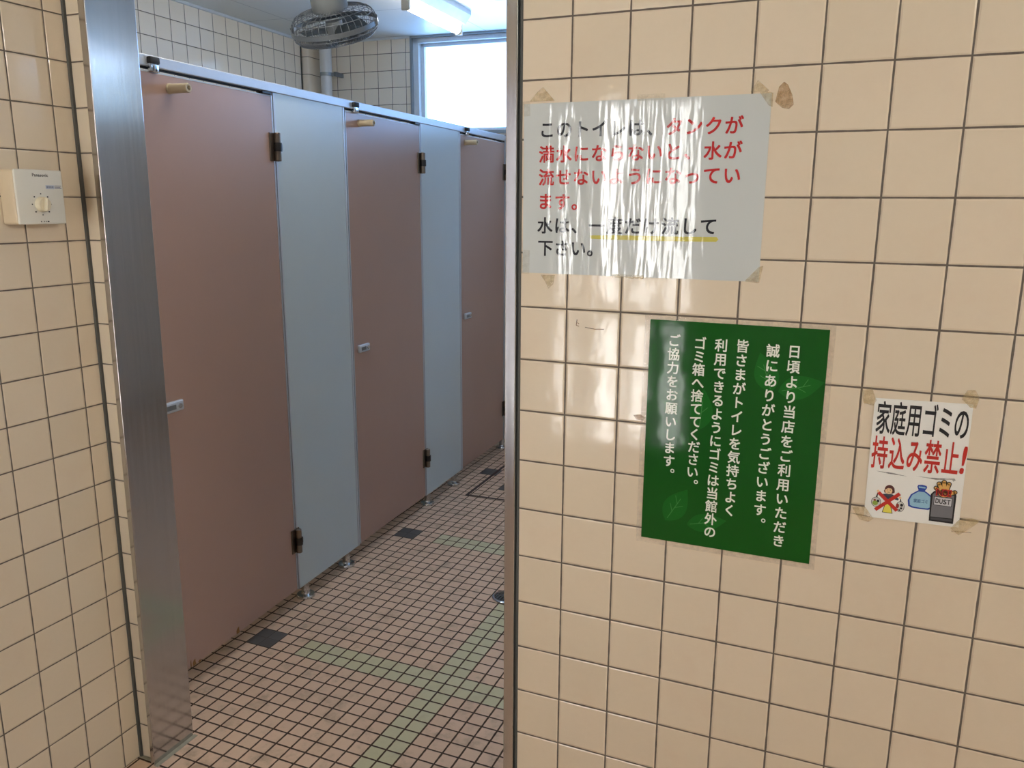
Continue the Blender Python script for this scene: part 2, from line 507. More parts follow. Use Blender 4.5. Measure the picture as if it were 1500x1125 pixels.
# entrance wall behind, with the door opening
bm = bmesh.new()
for a, b in (((-1.2165, -3.15, 0), (-1.18, -3.0, CEIL)), ((-0.12, -3.15, 0), (3.3, -3.0, CEIL)), ((-1.18, -3.15, 2.07), (-0.12, -3.0, CEIL))): box(bm, a, b)
struct(finish('wall_entrance', bm, M['grey_plaster'], uvf=uv_box(0, 0.1, 0.0, 0.1)))
# stall room
bm = bmesh.new(); box(bm, (-2.72, -0.3, 0), (-2.597, 3.3, CEIL), stf)
struct(finish('wall_stall_left', bm, M['tile_inner'], uvf=uv_box(0, 0.1, 0.055, 0.1, 1.753 - 1.015, 0.1015, inv)))
WU0, WU1, WZ0 = -1.926, 0.9, 1.9
bm = bmesh.new()
box(bm, (-2.72, 3.17, 0), (WU0, 3.32, CEIL), stf); box(bm, (WU0, 3.17, 0), (WU1, 3.32, WZ0), stf); box(bm, (WU1, 3.17, 0), (2.3, 3.32, CEIL), stf)
struct(finish('wall_back', bm, M['tile_inner'], uvf=uv_box(-1.958, 0.0945, 2.368 - 0.0972 * 20, 0.0972, 0, 0.1, inv)))
bm = bmesh.new(); box(bm, (-2.597, 3.036, 0), (-2.545, 3.17, CEIL), stf, bevel=0.012, seg=4)
struct(finish('wall_corner_pier', bm, M['tile_inner'], smooth=True, uvf=uv_box(-2.63, 0.1, 0.055, 0.1, 3.0, 0.21, inv)))
bm = bmesh.new()
box(bm, (2.0, 0.135, 0), (2.15, 2.3, CEIL)); box(bm, (2.0, 2.3, 0), (2.15, 3.2, 1.98)); box(bm, (2.0, 3.2, 0), (2.15, 3.5, CEIL))
struct(finish('wall_stall_right', bm, M['tile_inner'], uvf=uv_box(0, 0.1, 0.055, 0.1)))
bm = bmesh.new(); box(bm, (-2.9, -3.2, CEIL), (3.4, 3.7, CEIL + 0.08))
def ceil_uv(co, n):
    p = inv(co); return ((p[0] + 2.35) / 0.91, (p[1] - 2.53) / 0.61)
struct(finish('ceiling', bm, M['ceil'], uvf=ceil_uv))
# corner sealant, ceiling trims
bm = bmesh.new(); box(bm, (-1.2165, 0.0075, 0.0), (-1.2095, 0.0145, CEIL))
struct(finish('trim_corner_sealant', bm, M['sealant']))
bm = bmesh.new(); box(bm, (-2.597, 0.2, CEIL - 0.012), (-2.583, 3.04, CEIL), stf)
struct(finish('trim_ceiling_left', bm, M['win_frame']))
bm = bmesh.new(); box(bm, (-2.545, 3.158, CEIL - 0.01), (WU0, 3.17, CEIL), stf)
struct(finish('trim_ceiling_back', bm, M['win_frame']))
bm = bmesh.new(); box(bm, (-2.597, 3.03, 0), (-2.592, 3.036, CEIL), stf)
struct(finish('trim_pier_sealant', bm, M['sealant']))

# stainless frame of the opening
dr = bpy.data.objects.new('door_1', None); COL.objects.link(dr); dr.location = (-0.64, 0.06, 0); struct(dr)
bm = bmesh.new(); box(bm, (-1.163, -0.004, 0.0), (-1.150, 0.137, 2.1), lambda p: Vector((p[0] + (0.0099 if p[0] > -1.156 else 0.006) * p[2], p[1], p[2])), bevel=0.0015)
finish('jamb', bm, M['jamb'], dr)
bm = bmesh.new(); box(bm, (-0.1207, -0.006, 0.0), (-0.099, 0.139, 2.1), bevel=0.0015)
finish('jamb', bm, M['jamb'], dr)
bm = bmesh.new(); box(bm, (-1.152, -0.004, 2.1), (-0.099, 0.139, 2.125), bevel=0.0015)
finish('frame_head', bm, M['jamb'], dr)
bm = bmesh.new(); box(bm, (-1.153, 0.0, 2.125), (-0.091, 0.135, CEIL))
finish('panel_over_opening', bm, M['plaster'], dr)
bm = bmesh.new(); box(bm, (-0.099, 0.004, 0.0), (-0.0945, 0.135, 2.1)); finish('gasket', bm, M['gasket'], dr)
bm = bmesh.new(); box(bm, (-0.0945, -0.0005, 0.0), (-0.0905, 0.13, 2.1)); finish('joint_filler', bm, M['sealant'], dr)

# windows: the band under the ceiling of the back wall and an unseen one added on the right for the jamb's reflection
def window(name, f, u0, u1, v, z0, z1, nm):
    """f maps (u, v, z); the wall face is at v, outside is larger v."""
    w = bpy.data.objects.new(name, None); COL.objects.link(w); w.location = f(((u0 + u1) / 2, v, z0)); struct(w)
    bm = bmesh.new(); t = 0.012
    box(bm, (u0, v - 0.008, z0), (u0 + t, v + 0.012, z1), f); box(bm, (u1 - t, v - 0.008, z0), (u1, v + 0.012, z1), f)
    box(bm, (u0, v - 0.008, z1 - t), (u1, v + 0.012, z1), f); box(bm, (u0, v - 0.015, z0 - 0.004), (u1, v + 0.012, z0 + t), f)
    finish('casing', bm, M['win_grey'], w)
    bm = bmesh.new(); a, b = u0 + t, u1 - t; t2 = 0.036
    for q in (((a, v + 0.01, z0 + t), (a + t2, v + 0.09, z1 - t)), ((b - t2, v + 0.01, z0 + t), (b, v + 0.09, z1 - t)), ((a, v + 0.01, z1 - t - 0.026), (b, v + 0.09, z1 - t)), ((a, v + 0.01, z0 + t), (b, v + 0.09, z0 + t + 0.012))): box(bm, q[0], q[1], f, bevel=0.002)
    finish('window_frame', bm, M['win_frame'], w)
    a += t2; b -= t2; zl, zh = z0 + t + 0.012, z1 - t - 0.026
    for i in range(nm):
        s0 = a + (b - a) * i / nm; s1 = a + (b - a) * (i + 1) / nm; bm = bmesh.new(); k = 0.024
        for q in (((s0, v + 0.04, zl), (s0 + k, v + 0.07, zh)), ((s1 - k, v + 0.04, zl), (s1, v + 0.07, zh)), ((s0, v + 0.04, zh - 0.02), (s1, v + 0.07, zh)), ((s0, v + 0.04, zl), (s1, v + 0.07, zl + 0.01))): box(bm, q[0], q[1], f, bevel=0.002)
        sash = finish('sash', bm, M['win_frame'], w)
        bm = bmesh.new(); box(bm, (s0 + k, v + 0.052, zl + 0.01), (s1 - k, v + 0.056, zh - 0.02), f)
        finish('pane', bm, M['glass'], sash)
window('window_1', stf, WU0, WU1, 3.17, WZ0, CEIL, 3)
window('added_side_window', lambda p: Vector((p[1], p[0], p[2])), 2.3, 3.2, 2.0, 1.98, CEIL, 1)

# unseen glazed door added behind, slats spaced to shape streaks on the white notice
ed = bpy.data.objects.new('added_entrance_door', None); COL.objects.link(ed); ed.location = (-0.65, -3.05, 0); struct(ed)
bm = bmesh.new()
for a, b in (((-1.18, -3.1, 0), (-1.13, -3.02, 2.07)), ((-0.17, -3.1, 0), (-0.12, -3.02, 2.07)), ((-1.13, -3.1, 2.02), (-0.17, -3.02, 2.07)), ((-1.13, -3.1, 0), (-0.17, -3.02, 0.15)), ((-1.13, -3.1, 0.86), (-0.17, -3.02, 0.93))): box(bm, a, b, bevel=0.003)
finish('door_frame', bm, M['fan_grey'], ed)
bm = bmesh.new()
for x0, x1 in ((-1.13, -1.10), (-1.05, -0.85), (-0.76, -0.645), (-0.58, -0.485), (-0.445, -0.437), (-0.412, -0.404), (-0.37, -0.17)): box(bm, (x0, -3.09, 0.15), (x1, -3.04, 2.02), bevel=0.002)
finish('slat', bm, M['fan_grey'], ed)
bm = bmesh.new(); box(bm, (-1.13, -3.075, 0.15), (-0.17, -3.07, 2.02)); finish('pane', bm, M['glass'], ed)

# ------------------------------------------------------------------ toilet stalls
UF, UB = -1.3135, -1.3535            # front and back of the partition line
DT, DB = 1.838, 0.066
def make_door(v0, v1, label):
    root = thing('stall_door', label, 'door', st((UF + UB) / 2, v0, DB), 'pink stall doors')
    bm = bmesh.new(); box(bm, (UB + 0.002, v0 + 0.005, DB), (UF, v1 - 0.005, DT - 0.004), stf, bevel=0.0015)
    finish('door_leaf', bm, M['door_pink'], root)
    for a, b in ((v0, v0 + 0.005), (v1 - 0.005, v1)):
        bm = bmesh.new(); box(bm, (UB, a, DB), (UF + 0.001, b, DT), stf); finish('edge_strip', bm, M['alu'], root)
    bm = bmesh.new(); box(bm, (UB + 0.004, v0 + 0.005, DT - 0.004), (UF - 0.002, v1 - 0.005, DT), stf); finish('top_strip', bm, M['win_frame'], root)
    # peg that stops the door, pointing into the aisle
    bm = bmesh.new()
    pv = v0 + 0.125
    lathe(bm, st(UF, pv, 1.800), st(1, 0, 0), [(0, 0.0145), (0.004, 0.0145), (0.005, 0.0130), (0.055, 0.0128), (0.064, 0.0132), (0.067, 0.0115), (0.067, 0.006), (0.058, 0.0055)], 24)
    peg = finish('bumper_peg', bm, M['ivory'], root, smooth=True)
    bm = bmesh.new(); lathe(bm, st(UF + 0.0585, pv, 1.800), st(1, 0, 0), [(0, 0.0055), (0.002, 0.005)], 12); finish('screw_hole', bm, M['black'], peg)
    # occupancy latch
    bm = bmesh.new(); box(bm, (UF, v0 + 0.03, 0.890), (UF + 0.014, v0 + 0.112, 0.922), stf, bevel=0.005, seg=3)
    lt = finish('latch', bm, M['alu'], root, smooth=True)
    bm = bmesh.new(); box(bm, (UF + 0.0138, v0 + 0.042, 0.899), (UF + 0.0152, v0 + 0.078, 0.913), stf); finish('indicator', bm, M['fan_grey'], lt)
    bm = bmesh.new(); lathe(bm, st(UF + 0.013, v0 + 0.095, 0.906), st(1, 0, 0), [(0, 0.008), (0.004, 0.007)], 16); finish('emergency_slot', bm, M['chrome'], lt, smooth=True)
    # gravity hinges straddling the joint between door and fixed panel
    for zc in (1.673, 0.262):
        hv = v1 + 0.001
        bm = bmesh.new()
        box(bm, (UF, hv - 0.028, zc - 0.046), (UF + 0.004, hv - 0.003, zc + 0.046), stf, bevel=0.001)
        box(bm, (UF, hv + 0.003, zc - 0.046), (UF + 0.004, hv + 0.02, zc + 0.046), stf, bevel=0.001)
        h = finish('hinge', bm, M['bronze'], root)
        bm = bmesh.new(); lathe(bm, st(UF + 0.014, hv, zc - 0.046), (0, 0, 1), [(0, 0.009), (0.002, 0.011), (0.032, 0.011)], 18); finish('knuckle', bm, M['bronze'], h, smooth=True)
        bm = bmesh.new(); lathe(bm, st(UF + 0.014, hv, zc + 0.014), (0, 0, 1), [(0, 0.011), (0.030, 0.011), (0.032, 0.009)], 18); finish('knuckle', bm, M['bronze'], h, smooth=True)
        bm = bmesh.new(); lathe(bm, st(UF + 0.015, hv, zc - 0.014), (0, 0, 1), [(0, 0.0135), (0.028, 0.0135)], 18)
        box(bm, (UF + 0.004, hv - 0.002, zc - 0.012), (UF + 0.022, hv + 0.017, zc + 0.012), stf, bevel=0.003)
        finish('hinge_collar', bm, M['black'], h, smooth=True)
    return root
d1 = make_door(0.322, 0.957, 'pink stall door closest to the stainless door frame, chipped along its bottom edge')
DV = 1.0885
def shift(v): return st(0, v, 0)
d2 = copy_tree(d1, shift(DV)); d2['label'] = 'pink stall door in the middle, between two pale blue panels'
d3 = copy_tree(d1, shift(2 * DV - 0.002)); d3['label'] = 'far pink stall door beyond the second pale blue panel, half cut off by the sign wall'
for d, dv in ((d1, 0.045), (d2, -0.02), (d3, -0.055)):           # the pegs sit at slightly different places
    for ch in d.children:
        if ch.name.startswith('bumper_peg'): ch.location = st(0, dv, 0)
bm = bmesh.new()
for vv, zz, w, h in ((0.40, 0.066, 0.014, 0.02), (0.423, 0.064, 0.01, 0.008), (0.61, 0.066, 0.016, 0.021), (0.385, 0.068, 0.004, 0.022)):
    z0 = zz
    p = [(vv - w / 2, z0), (vv + w / 2, z0), (vv + w * 0.3, z0 + h * 0.55), (vv + w * 0.32, z0 + h), (vv - w * 0.15, z0 + h * 0.85), (vv - w * 0.5, z0 + h * 0.5)]
    a = [bm.verts.new(st(UF + 0.0012, q[0], q[1])) for q in p]; b = [bm.verts.new(st(UF - 0.001, q[0], q[1])) for q in p]
    bm.faces.new(a); bm.faces.new(b[::-1])
    for i in range(len(p)): bm.faces.new((a[i], b[i], b[(i + 1) % len(p)], a[(i + 1) % len(p)]))
bmesh.ops.recalc_face_normals(bm, faces=bm.faces)
ch = finish('chipped_edge', bm, M['chip'], d1); ch['label'] = 'brown chips in the laminate'

def make_panel(v0, v1, label, feet):
    root = thing('stall_partition', label, 'partition panel', st((UF + UB) / 2, (v0 + v1) / 2, 0), 'pale blue fixed panels between the doors')
    z0 = 0.062
    bm = bmesh.new(); box(bm, (UB + 0.001, v0 + 0.008, z0), (UF, v1 - 0.012, 1.848), stf, bevel=0.001)
    finish('panel_board', bm, M['panel_blue'], root)
    for a, b in ((v0, v0 + 0.008), (v1 - 0.012, v1)):
        bm = bmesh.new(); box(bm, (UB, a, z0), (UF + 0.0015, b, 1.848), stf, bevel=0.001); finish('edge_strip', bm, M['alu'], root)
    for fvv in feet:
        c = st(-1.3335, fvv, 0)
        bm = bmesh.new(); lathe(bm, c, (0, 0, 1), [(0.004, 0.0155), (z0, 0.0155)], 24); leg = finish('foot', bm, M['chrome'], root, smooth=True)
        bm = bmesh.new(); lathe(bm, c, (0, 0, 1), [(0.0, 0.036), (0.006, 0.036), (0.011, 0.033), (0.014, 0.018), (0.02, 0.016)], 28); finish('foot_flange', bm, M['chrome'], leg, smooth=True)
    return root
make_panel(0.963, 1.405, 'pale blue panel between the chipped pink door and the middle pink door', (1.03, 1.326))
make_panel(2.051, 2.494, 'pale blue panel between the middle and the far pink doors', (2.10, 2.424))
make_panel(3.14, 3.168, 'narrow pale blue end panel against the back wall', (3.154,))

# head rail with its door stops
hr = thing('head_rail', 'pale aluminium rail running along the top of the pink stall doors', 'rail', st((UF + UB) / 2, 1.7, 1.848))
bm = bmesh.new(); box(bm, (UB - 0.003, 0.14, 1.848), (UF + 0.003, 3.168, 1.879), stf, bevel=0.003)
finish('rail_channel', bm, M['alu'], hr)
bm = bmesh.new(); box(bm, (UF - 0.012, 0.322, 1.843), (UF - 0.006, 3.13, 1.8485), stf); finish('rail_gap_shade', bm, M['rubber_and_gap'], hr)  # black strip puts the shade of the gap under the rail into colour
for vv in (0.43, 1.478, 2.573):
    bm = bmesh.new(); box(bm, (UF + 0.001, vv - 0.016, 1.834), (UF + 0.012, vv + 0.016, 1.868), stf, bevel=0.003)
    cl = finish('door_stop', bm, M['chrome'], hr, smooth=True)
    bm = bmesh.new(); box(bm, (UF + 0.0, vv - 0.018, 1.855), (UF + 0.0165, vv + 0.018, 1.874), stf, bevel=0.004); finish('stop_pad', bm, M['rubber_and_gap'], cl, smooth=True)
    bm = bmesh.new()
    for k in (-0.006, 0.006): box(bm, (UF + 0.0118, vv + k - 0.001, 1.837), (UF + 0.0126, vv + k + 0.001, 1.851), stf)
    finish('slot', bm, M['black'], cl)
for vv in (0.925, 2.014, 3.09):
    bm = bmesh.new(); box(bm, (UF - 0.02, vv - 0.022, 1.8385), (UF + 0.006, vv + 0.024, 1.8475), stf, bevel=0.002); finish('pivot_block', bm, M['black'], hr)
# cross partition boards behind the fixed panels, seen only as dark depth under the doors
for vv, lb in ((1.184, 'pale blue cross board behind the panel beside the chipped pink door'), (2.272, 'pale blue cross board behind the panel beside the far pink door')):
    bm = bmesh.new(); box(bm, (-2.59, vv - 0.02, 0.062), (UB - 0.004, vv + 0.02, 1.848), stf)
    tag(finish('stall_divider', bm, M['panel_blue']), lb, 'partition panel')

# ------------------------------------------------------------------ ceiling fan
F = Vector((-1.55, 1.55, 2.19))
to_cam = Vector((0.57, -0.82, 0)).normalized(); rt = Vector((0.82, 0.57, 0)).normalized()
tlt = math.radians(24)
nb = (Vector((0, 0, 1)) * math.cos(tlt) + to_cam * math.sin(tlt)); nb = (nb - rt * 0.22).normalized()   # back of the fan
e1 = (rt - nb * rt.dot(nb)).normalized(); e2 = nb.cross(e1)
def fp(r, a, h): return F + (e1 * math.cos(a) + e2 * math.sin(a)) * r + nb * h
fan = thing('ceiling_fan', 'grey wire-guarded fan hanging tilted from the ceiling above the stalls', 'fan', F + Vector((0, 0, -0.1)))
RG = 0.172
bm = bmesh.new(); lathe(bm, F, nb, [(-0.009, RG), (-0.009, RG + 0.005), (0.009, RG + 0.005), (0.009, RG)], 64, cap=False)
finish('guard_band', bm, M['fan_grey'], fan, smooth=True)
bm = bmesh.new()
for i in range(84):
    a = 2 * PI * i / 84
    tube(bm, [fp(RG * c, a + 0.5 * (1 - c), h) for c, h in ((0.999, -0.008), (0.975, -0.03), (0.88, -0.045), (0.62, -0.054), (0.28, -0.057))], 0.0011, 4)
for c, h in ((0.985, -0.022), (0.9, -0.043), (0.6, -0.055)): tube(bm, [fp(RG * c, 2 * PI * i / 48, h) for i in range(48)], 0.0016, 5, True)
fg = finish('front_guard', bm, M['wire'], fan)
bm = bmesh.new(); lathe(bm, fp(0, 0, -0.054), -nb, [(0, 0.05), (0.006, 0.05), (0.01, 0.042)], 32); finish('guard_badge', bm, M['fan_body'], fg, smooth=True)
bm = bmesh.new()
for i in range(36):
    a = 2 * PI * i / 36
    tube(bm, [fp(RG * c, a, h) for c, h in ((0.999, 0.008), (0.975, 0.028), (0.88, 0.048), (0.68, 0.06), (0.4, 0.066))], 0.0014, 4)
for c, h in ((0.94, 0.037), (0.8, 0.054), (0.6, 0.062)): tube(bm, [fp(RG * c, 2 * PI * i / 48, h) for i in range(48)], 0.0016, 5, True)
finish('back_guard', bm, M['wire'], fan)
for k in range(3):
    bm = bmesh.new(); a0 = 0.5 + 2 * PI * k / 3; g = []
    for i in range(9):
        t = i / 8; row = []
        for j in range(9):
            s = j / 8; r = 0.03 + 0.122 * t
            wdt = 1.35 * (0.55 + 0.45 * math.sin(PI * min(1, t * 0.8 + 0.15)))
            a = a0 + (s - 0.5) * wdt + 0.35 * t
            row.append(bm.verts.new(fp(r, a, -0.018 + 0.05 * (s - 0.5) + 0.008 * math.sin(PI * s))))
        g.append(row)
    for i in range(8):
        for j in range(8): bm.faces.new((g[i][j], g[i][j + 1], g[i + 1][j + 1], g[i + 1][j]))
    r = bmesh.ops.solidify(bm, geom=bm.faces[:], thickness=0.002)
    finish('blade', bm, M['blade'], fan, smooth=True)
bm = bmesh.new(); lathe(bm, fp(0, 0, -0.04), nb, [(0, 0.02), (0.008, 0.034), (0.06, 0.034), (0.065, 0.02)], 32); finish('hub', bm, M['fan_body'], fan, smooth=True)
bm = bmesh.new(); lathe(bm, fp(0, 0, 0.058), nb, [(0, 0.068), (0.012, 0.072), (0.05, 0.07), (0.085, 0.058), (0.1, 0.03)], 36); finish('motor_housing', bm, M['fan_body'], fan, smooth=True)
top = fp(0, 0, 0.13)
bm = bmesh.new()
for s in (-1, 1):
    tube(bm, [top + rt * 0.06 * s - nb * 0.02, top + rt * 0.065 * s + Vector((0, 0, 0.03)), Vector((top.x, top.y, CEIL - 0.04)) + rt * 0.03 * s], 0.008, 8)
finish('yoke', bm, M['fan_grey'], fan, smooth=True)
bm = bmesh.new(); lathe(bm, (top.x, top.y, CEIL), (0, 0, -1), [(0, 0.075), (0.03, 0.07), (0.055, 0.05), (0.06, 0.03)], 36); finish('ceiling_cup', bm, M['fan_body'], fan, smooth=True)
for a_ in (-0.35, 2.9):
    bm = bmesh.new(); lathe(bm, fp(RG + 0.005, a_, -0.012), nb, [(0, 0.008), (0.024, 0.008)], 10); finish('guard_clip', bm, M['fan_body'], fan, smooth=True)

# ------------------------------------------------------------------ fluorescent battens
def batten(label, f, tmat, L, u, v0, w=0.062):
    """Batten running along +v from v0, tube underneath."""
    root = thing('fluorescent_light', label, 'ceiling light', f((u, v0 + L / 2, CEIL - 0.12)))
    bm = bmesh.new()
    for q in ((0, 0),):
        pr = [(-w, CEIL), (w, CEIL), (w, CEIL - 0.022), (0.03, CEIL - 0.062), (-0.03, CEIL - 0.062), (-w, CEIL - 0.022)]
        A = [bm.verts.new(f((u + p[0], v0 - 0.02, p[1]))) for p in pr]; B = [bm.verts.new(f((u + p[0], v0 + L + 0.02, p[1]))) for p in pr]
        bm.faces.new(A); bm.faces.new(B[::-1])
        for i in range(len(pr)): bm.faces.new((A[i], B[i], B[(i + 1) % len(pr)], A[(i + 1) % len(pr)]))
    bmesh.ops.recalc_face_normals(bm, faces=bm.faces)
    finish('lamp_body', bm, M['lamp_body'], root)
    for vv in (v0 - 0.012, v0 + L - 0.006):
        bm = bmesh.new(); box(bm, (u - 0.02, vv, CEIL - 0.118), (u + 0.02, vv + 0.018, CEIL - 0.055), f, bevel=0.006, seg=3); finish('socket', bm, M['white_plastic'], root, smooth=True)
    a, b = f((u, v0 + 0.006, CEIL - 0.098)), f((u, v0 + L - 0.006, CEIL - 0.098))
    bm = bmesh.new(); lathe(bm, a, b - a, [(0.012, 0.0155), ((b - a).length - 0.012, 0.0155)], 20)
    tb = finish('tube', bm, tmat, root, smooth=True)
    for p_, q_ in ((a, b), (b, a)):
        bm = bmesh.new(); lathe(bm, p_, q_ - p_, [(0, 0.0158), (0.013, 0.0158)], 16); finish('tube_cap', bm, M['chrome'], tb, smooth=True)
    return root
batten('lit single-tube fluorescent light on the ceiling in front of the high window', stf, M['tube'], 0.58, -1.392, 2.088)
batten('added unseen single-tube fill light on the lobby ceiling', ident, M['fill_lobby'], 1.2, 2.5, -1.7)  # extra lamp out of view, added to brighten the lobby walls
batten('added unseen single-tube fill light on the ceiling over the aisle by the opening', ident, M['fill_aisle'], 0.58, -0.55, 0.35)  # extra lamp above the view, added to lift the near floor and doors

batten('added unseen single-tube fill light on the ceiling above the head rail by the chipped pink door', stf, M['fill_stall'], 0.58, -1.235, 0.55)  # extra lamp above the view, added to brighten the tiles over the stalls

# ------------------------------------------------------------------ drain pipe at the back
pc = st(-2.455, 3.085, 0)
pp = thing('drain_pipe', 'white vertical pipe clamped in the corner of the back wall', 'pipe', pc)
bm = bmesh.new(); lathe(bm, pc + Vector((0, 0, 0.01)), (0, 0, 1), [(0, 0.033), (2.25, 0.033)], 28); finish('pipe_length', bm, M['pipe'], pp, smooth=True)
bm = bmesh.new(); lathe(bm, pc + Vector((0, 0, 2.26)), (0, 0, 1), [(0, 0.036), (CEIL - 2.26, 0.036)], 28); finish('pipe_socket', bm, M['pipe'], pp, smooth=True)
bm = bmesh.new(); lathe(bm, pc + Vector((0, 0, 2.245)), (0, 0, 1), [(0, 0.0375), (0.02, 0.0375)], 28)
box(bm, (-2.425, 3.083, 2.246), (-2.385, 3.087, 2.264), stf); finish('pipe_clamp', bm, M['win_grey'], pp)
bm = bmesh.new(); box(bm, (-2.40, 3.079, 2.243), (-2.385, 3.168, 2.267), stf); finish('clamp_bracket', bm, M['fan_grey'], pp)

# ------------------------------------------------------------------ floor drain and floor hatch
dc = Vector((-0.664, 1.262, 0))
fd = thing('floor_drain', 'round slotted metal drain in the aisle floor beside the sign wall', 'drain', dc)
bm = bmesh.new(); lathe(bm, dc, (0, 0, 1), [(0.0004, 0.052), (0.004, 0.052), (0.006, 0.049), (0.006, 0.041), (0.003, 0.04)], 40, cap=False); finish('drain_rim', bm, M['chrome'], fd, smooth=True)
bm = bmesh.new(); lathe(bm, dc, (0, 0, 1), [(0.0005, 0.042), (0.0012, 0.042)], 32); finish('drain_well', bm, M['black'], fd)
bm = bmesh.new()
for i in range(-3, 4):
    x = i * 0.0115; h = math.sqrt(max(0, 0.041 ** 2 - x * x)) - 0.001
    box(bm, (dc.x + x - 0.0032, dc.y - h, 0.0012), (dc.x + x + 0.0032, dc.y + h, 0.0055), bevel=0.001)
box(bm, (dc.x - 0.04, dc.y - 0.004, 0.0012), (dc.x + 0.04, dc.y + 0.004, 0.005))
finish('drain_grate', bm, M['dark_metal'], fd)
hx, hy = -1.311, 2.222
bm = bmesh.new(); hw = 0.015
for a, b in (((hx, hy), (hx + 0.66, hy + hw)), ((hx, hy + 0.66), (hx + 0.66, hy + 0.66 + hw)), ((hx, hy), (hx + hw, hy + 0.66)), ((hx + 0.65, hy), (hx + 0.65 + hw, hy + 0.66))):
    box(bm, (a[0], a[1], -0.002), (b[0], b[1], 0.0015), lambda p: Vector((p[0] - 0.026 * (p[1] - hy), p[1] + 0.04 * (p[0] - hx), p[2])))
M['hatch'] = plain('dark_brown_joint', (66, 48, 40), 0.7)
tag(finish('floor_hatch_frame', bm, M['hatch']), 'dark square hatch frame set in the tiled floor before the far pink door', 'hatch')

# ------------------------------------------------------------------ fan speed controller on the left wall
XW, XF = -1.2165, -1.1715
CY0, CY1, CZ0, CZ1 = -0.1875, -0.0735, 1.441, 1.557
ctl = thing('fan_controller', 'white square dial controller on the cream tiled wall beside the stainless door frame', 'switch', (XW, (CY0 + CY1) / 2, CZ0))
bm = bmesh.new()
def slab(bm, x0, x1, g0, g1, bev):
    """Rounded box whose outline grows from x0 (shrink g0) to x1 (shrink g1)."""
    fs = box(bm, (x0, CY0, CZ0), (x1, CY1, CZ1), lambda p: Vector(((p[0]), p[1], p[2])), bevel=bev, seg=3)
slab(bm, XW, XF - 0.004, 0, 0, 0.006)
for v in bm.verts:
    t = (XF - v.co.x) / (XF - XW); v.co.y += -0.006 * t * (1 if v.co.y < (CY0 + CY1) / 2 else -1); v.co.z += -0.001 * t
finish('housing', bm, M['dull_ivory'], ctl, smooth=True)
bm = bmesh.new(); slab(bm, XF - 0.006, XF, 0, 0, 0.0028)
finish('face_plate', bm, M['white_plastic'], ctl, smooth=True)
KY, KZ = -0.1305, 1.4835
bm = bmesh.new(); lathe(bm, (XF, KY, KZ), (1, 0, 0), [(0, 0.0165), (0.010, 0.0155), (0.012, 0.014)], 36); kn = finish('knob', bm, M['ivory_plastic'], ctl, smooth=True)
bm = bmesh.new(); box(bm, (XF + 0.011, KY - 0.0042, KZ - 0.0145), (XF + 0.019, KY + 0.0042, KZ + 0.0145), bevel=0.003, seg=3)
for v in bm.verts:
    if v.co.x > XF + 0.015: v.co.y = KY + (v.co.y - KY) * 0.45
R12 = Matrix.Rotation(math.radians(-8), 3, 'X')
for v in bm.verts: v.co = R12 @ (v.co - Vector((0, KY, KZ))) + Vector((0, KY, KZ))
finish('knob_grip', bm, M['ivory_plastic'], kn, smooth=True)
bm = bmesh.new()
def ctl_to(y, z): return (XF + 0.0004, y, z)
for i in range(8):
    a = 2 * PI * i / 8 + PI / 8 * 0
    y, z = KY + 0.0225 * math.sin(a), KZ + 0.0225 * math.cos(a)
    w = 0.0016 if i % 2 else 0.0012
    box(bm, (XF - 0.0005, y - w, z - w), (XF + 0.0004, y + w, z + w))
for y, w in ((-0.136, 0.001), (-0.129, 0.0007), (-0.1245, 0.0007), (-0.119, 0.002)): box(bm, (XF - 0.0005, y - w, 1.4455), (XF + 0.0004, y + w, 1.4478))
finish('dial_marks', bm, M['ink'], ctl)
bm = bmesh.new(); word = 'Panasonic'; x = -0.1465
for ch_ in word:
    vs, fs = glyph(ch_, 0.02); w = (max(q[0] for q in vs) + 0.05)
    sz = 0.0091
    nv = [bm.verts.new(ctl_to(x + q[0] * sz, 1.5425 + q[1] * sz)) for q in vs]
    for f in fs:
        try: bm.faces.new([nv[i] for i in f])
        except ValueError: pass
    x += w * sz
finish('maker_lettering', bm, M['ink'], ctl)
bm = bmesh.new(); box(bm, (XF - 0.0005, -0.1165, 1.5165), (XF + 0.0004, -0.0955, 1.5245)); lb = finish('rating_label', bm, M['blue_ink'], ctl)
bm = bmesh.new()
for i in range(3): box(bm, (XF - 0.0005, -0.0945, 1.5172 + i * 0.0027), (XF + 0.0004, -0.0785 - 0.002 * (i == 1), 1.5186 + i * 0.0027))
for i in range(4): box(bm, (XF, -0.1145 + i * 0.0045, 1.5185), (XF + 0.0006, -0.1115 + i * 0.0045, 1.5225))
finish('rating_lines', bm, M['grey_ink'], lb)

# ------------------------------------------------------------------ sign 1: white laminated notice
YS = -0.0012
def sheet(bm, x0, x1, z0, z1, y=YS, t=0.0007): box(bm, (x0, y, z0), (x1, y + t, z1))
sg = thing('white_notice', 'large landscape white notice with black and red writing taped to the cream tiles', 'sign', (0.124, 0, 1.365))
bm = bmesh.new(); sheet(bm, -0.0875, 0.335, 1.3662, 1.6632); finish('paper_sheet', bm, M['paper_white'], sg)
YT = YS - 0.00035
def line(bm, s, x0, x1, z0, z1, w, h, bold):
    n = len(s)
    for i, c in enumerate(s):
        t = i / max(1, n - 1)
        put(bm, c, x0 + (x1 - x0) * t, z0 + (z1 - z0) * t, w, h, YT, bold)
bk = bmesh.new(); rd = bmesh.new()
P = (0.2795 + 0.043) / 10
W1 = 'このトイレは、タンクが'
for i, c in enumerate(W1): put(bk if i < 7 else rd, c, -0.043 + P * i, 1.6185 - 0.0002 * i, 0.0305, 0.0305, YT, 0.018)
line(rd, '満水にならないと、水が', -0.043, 0.280, 1.5765, 1.5775, 0.0305, 0.0305, 0.018)
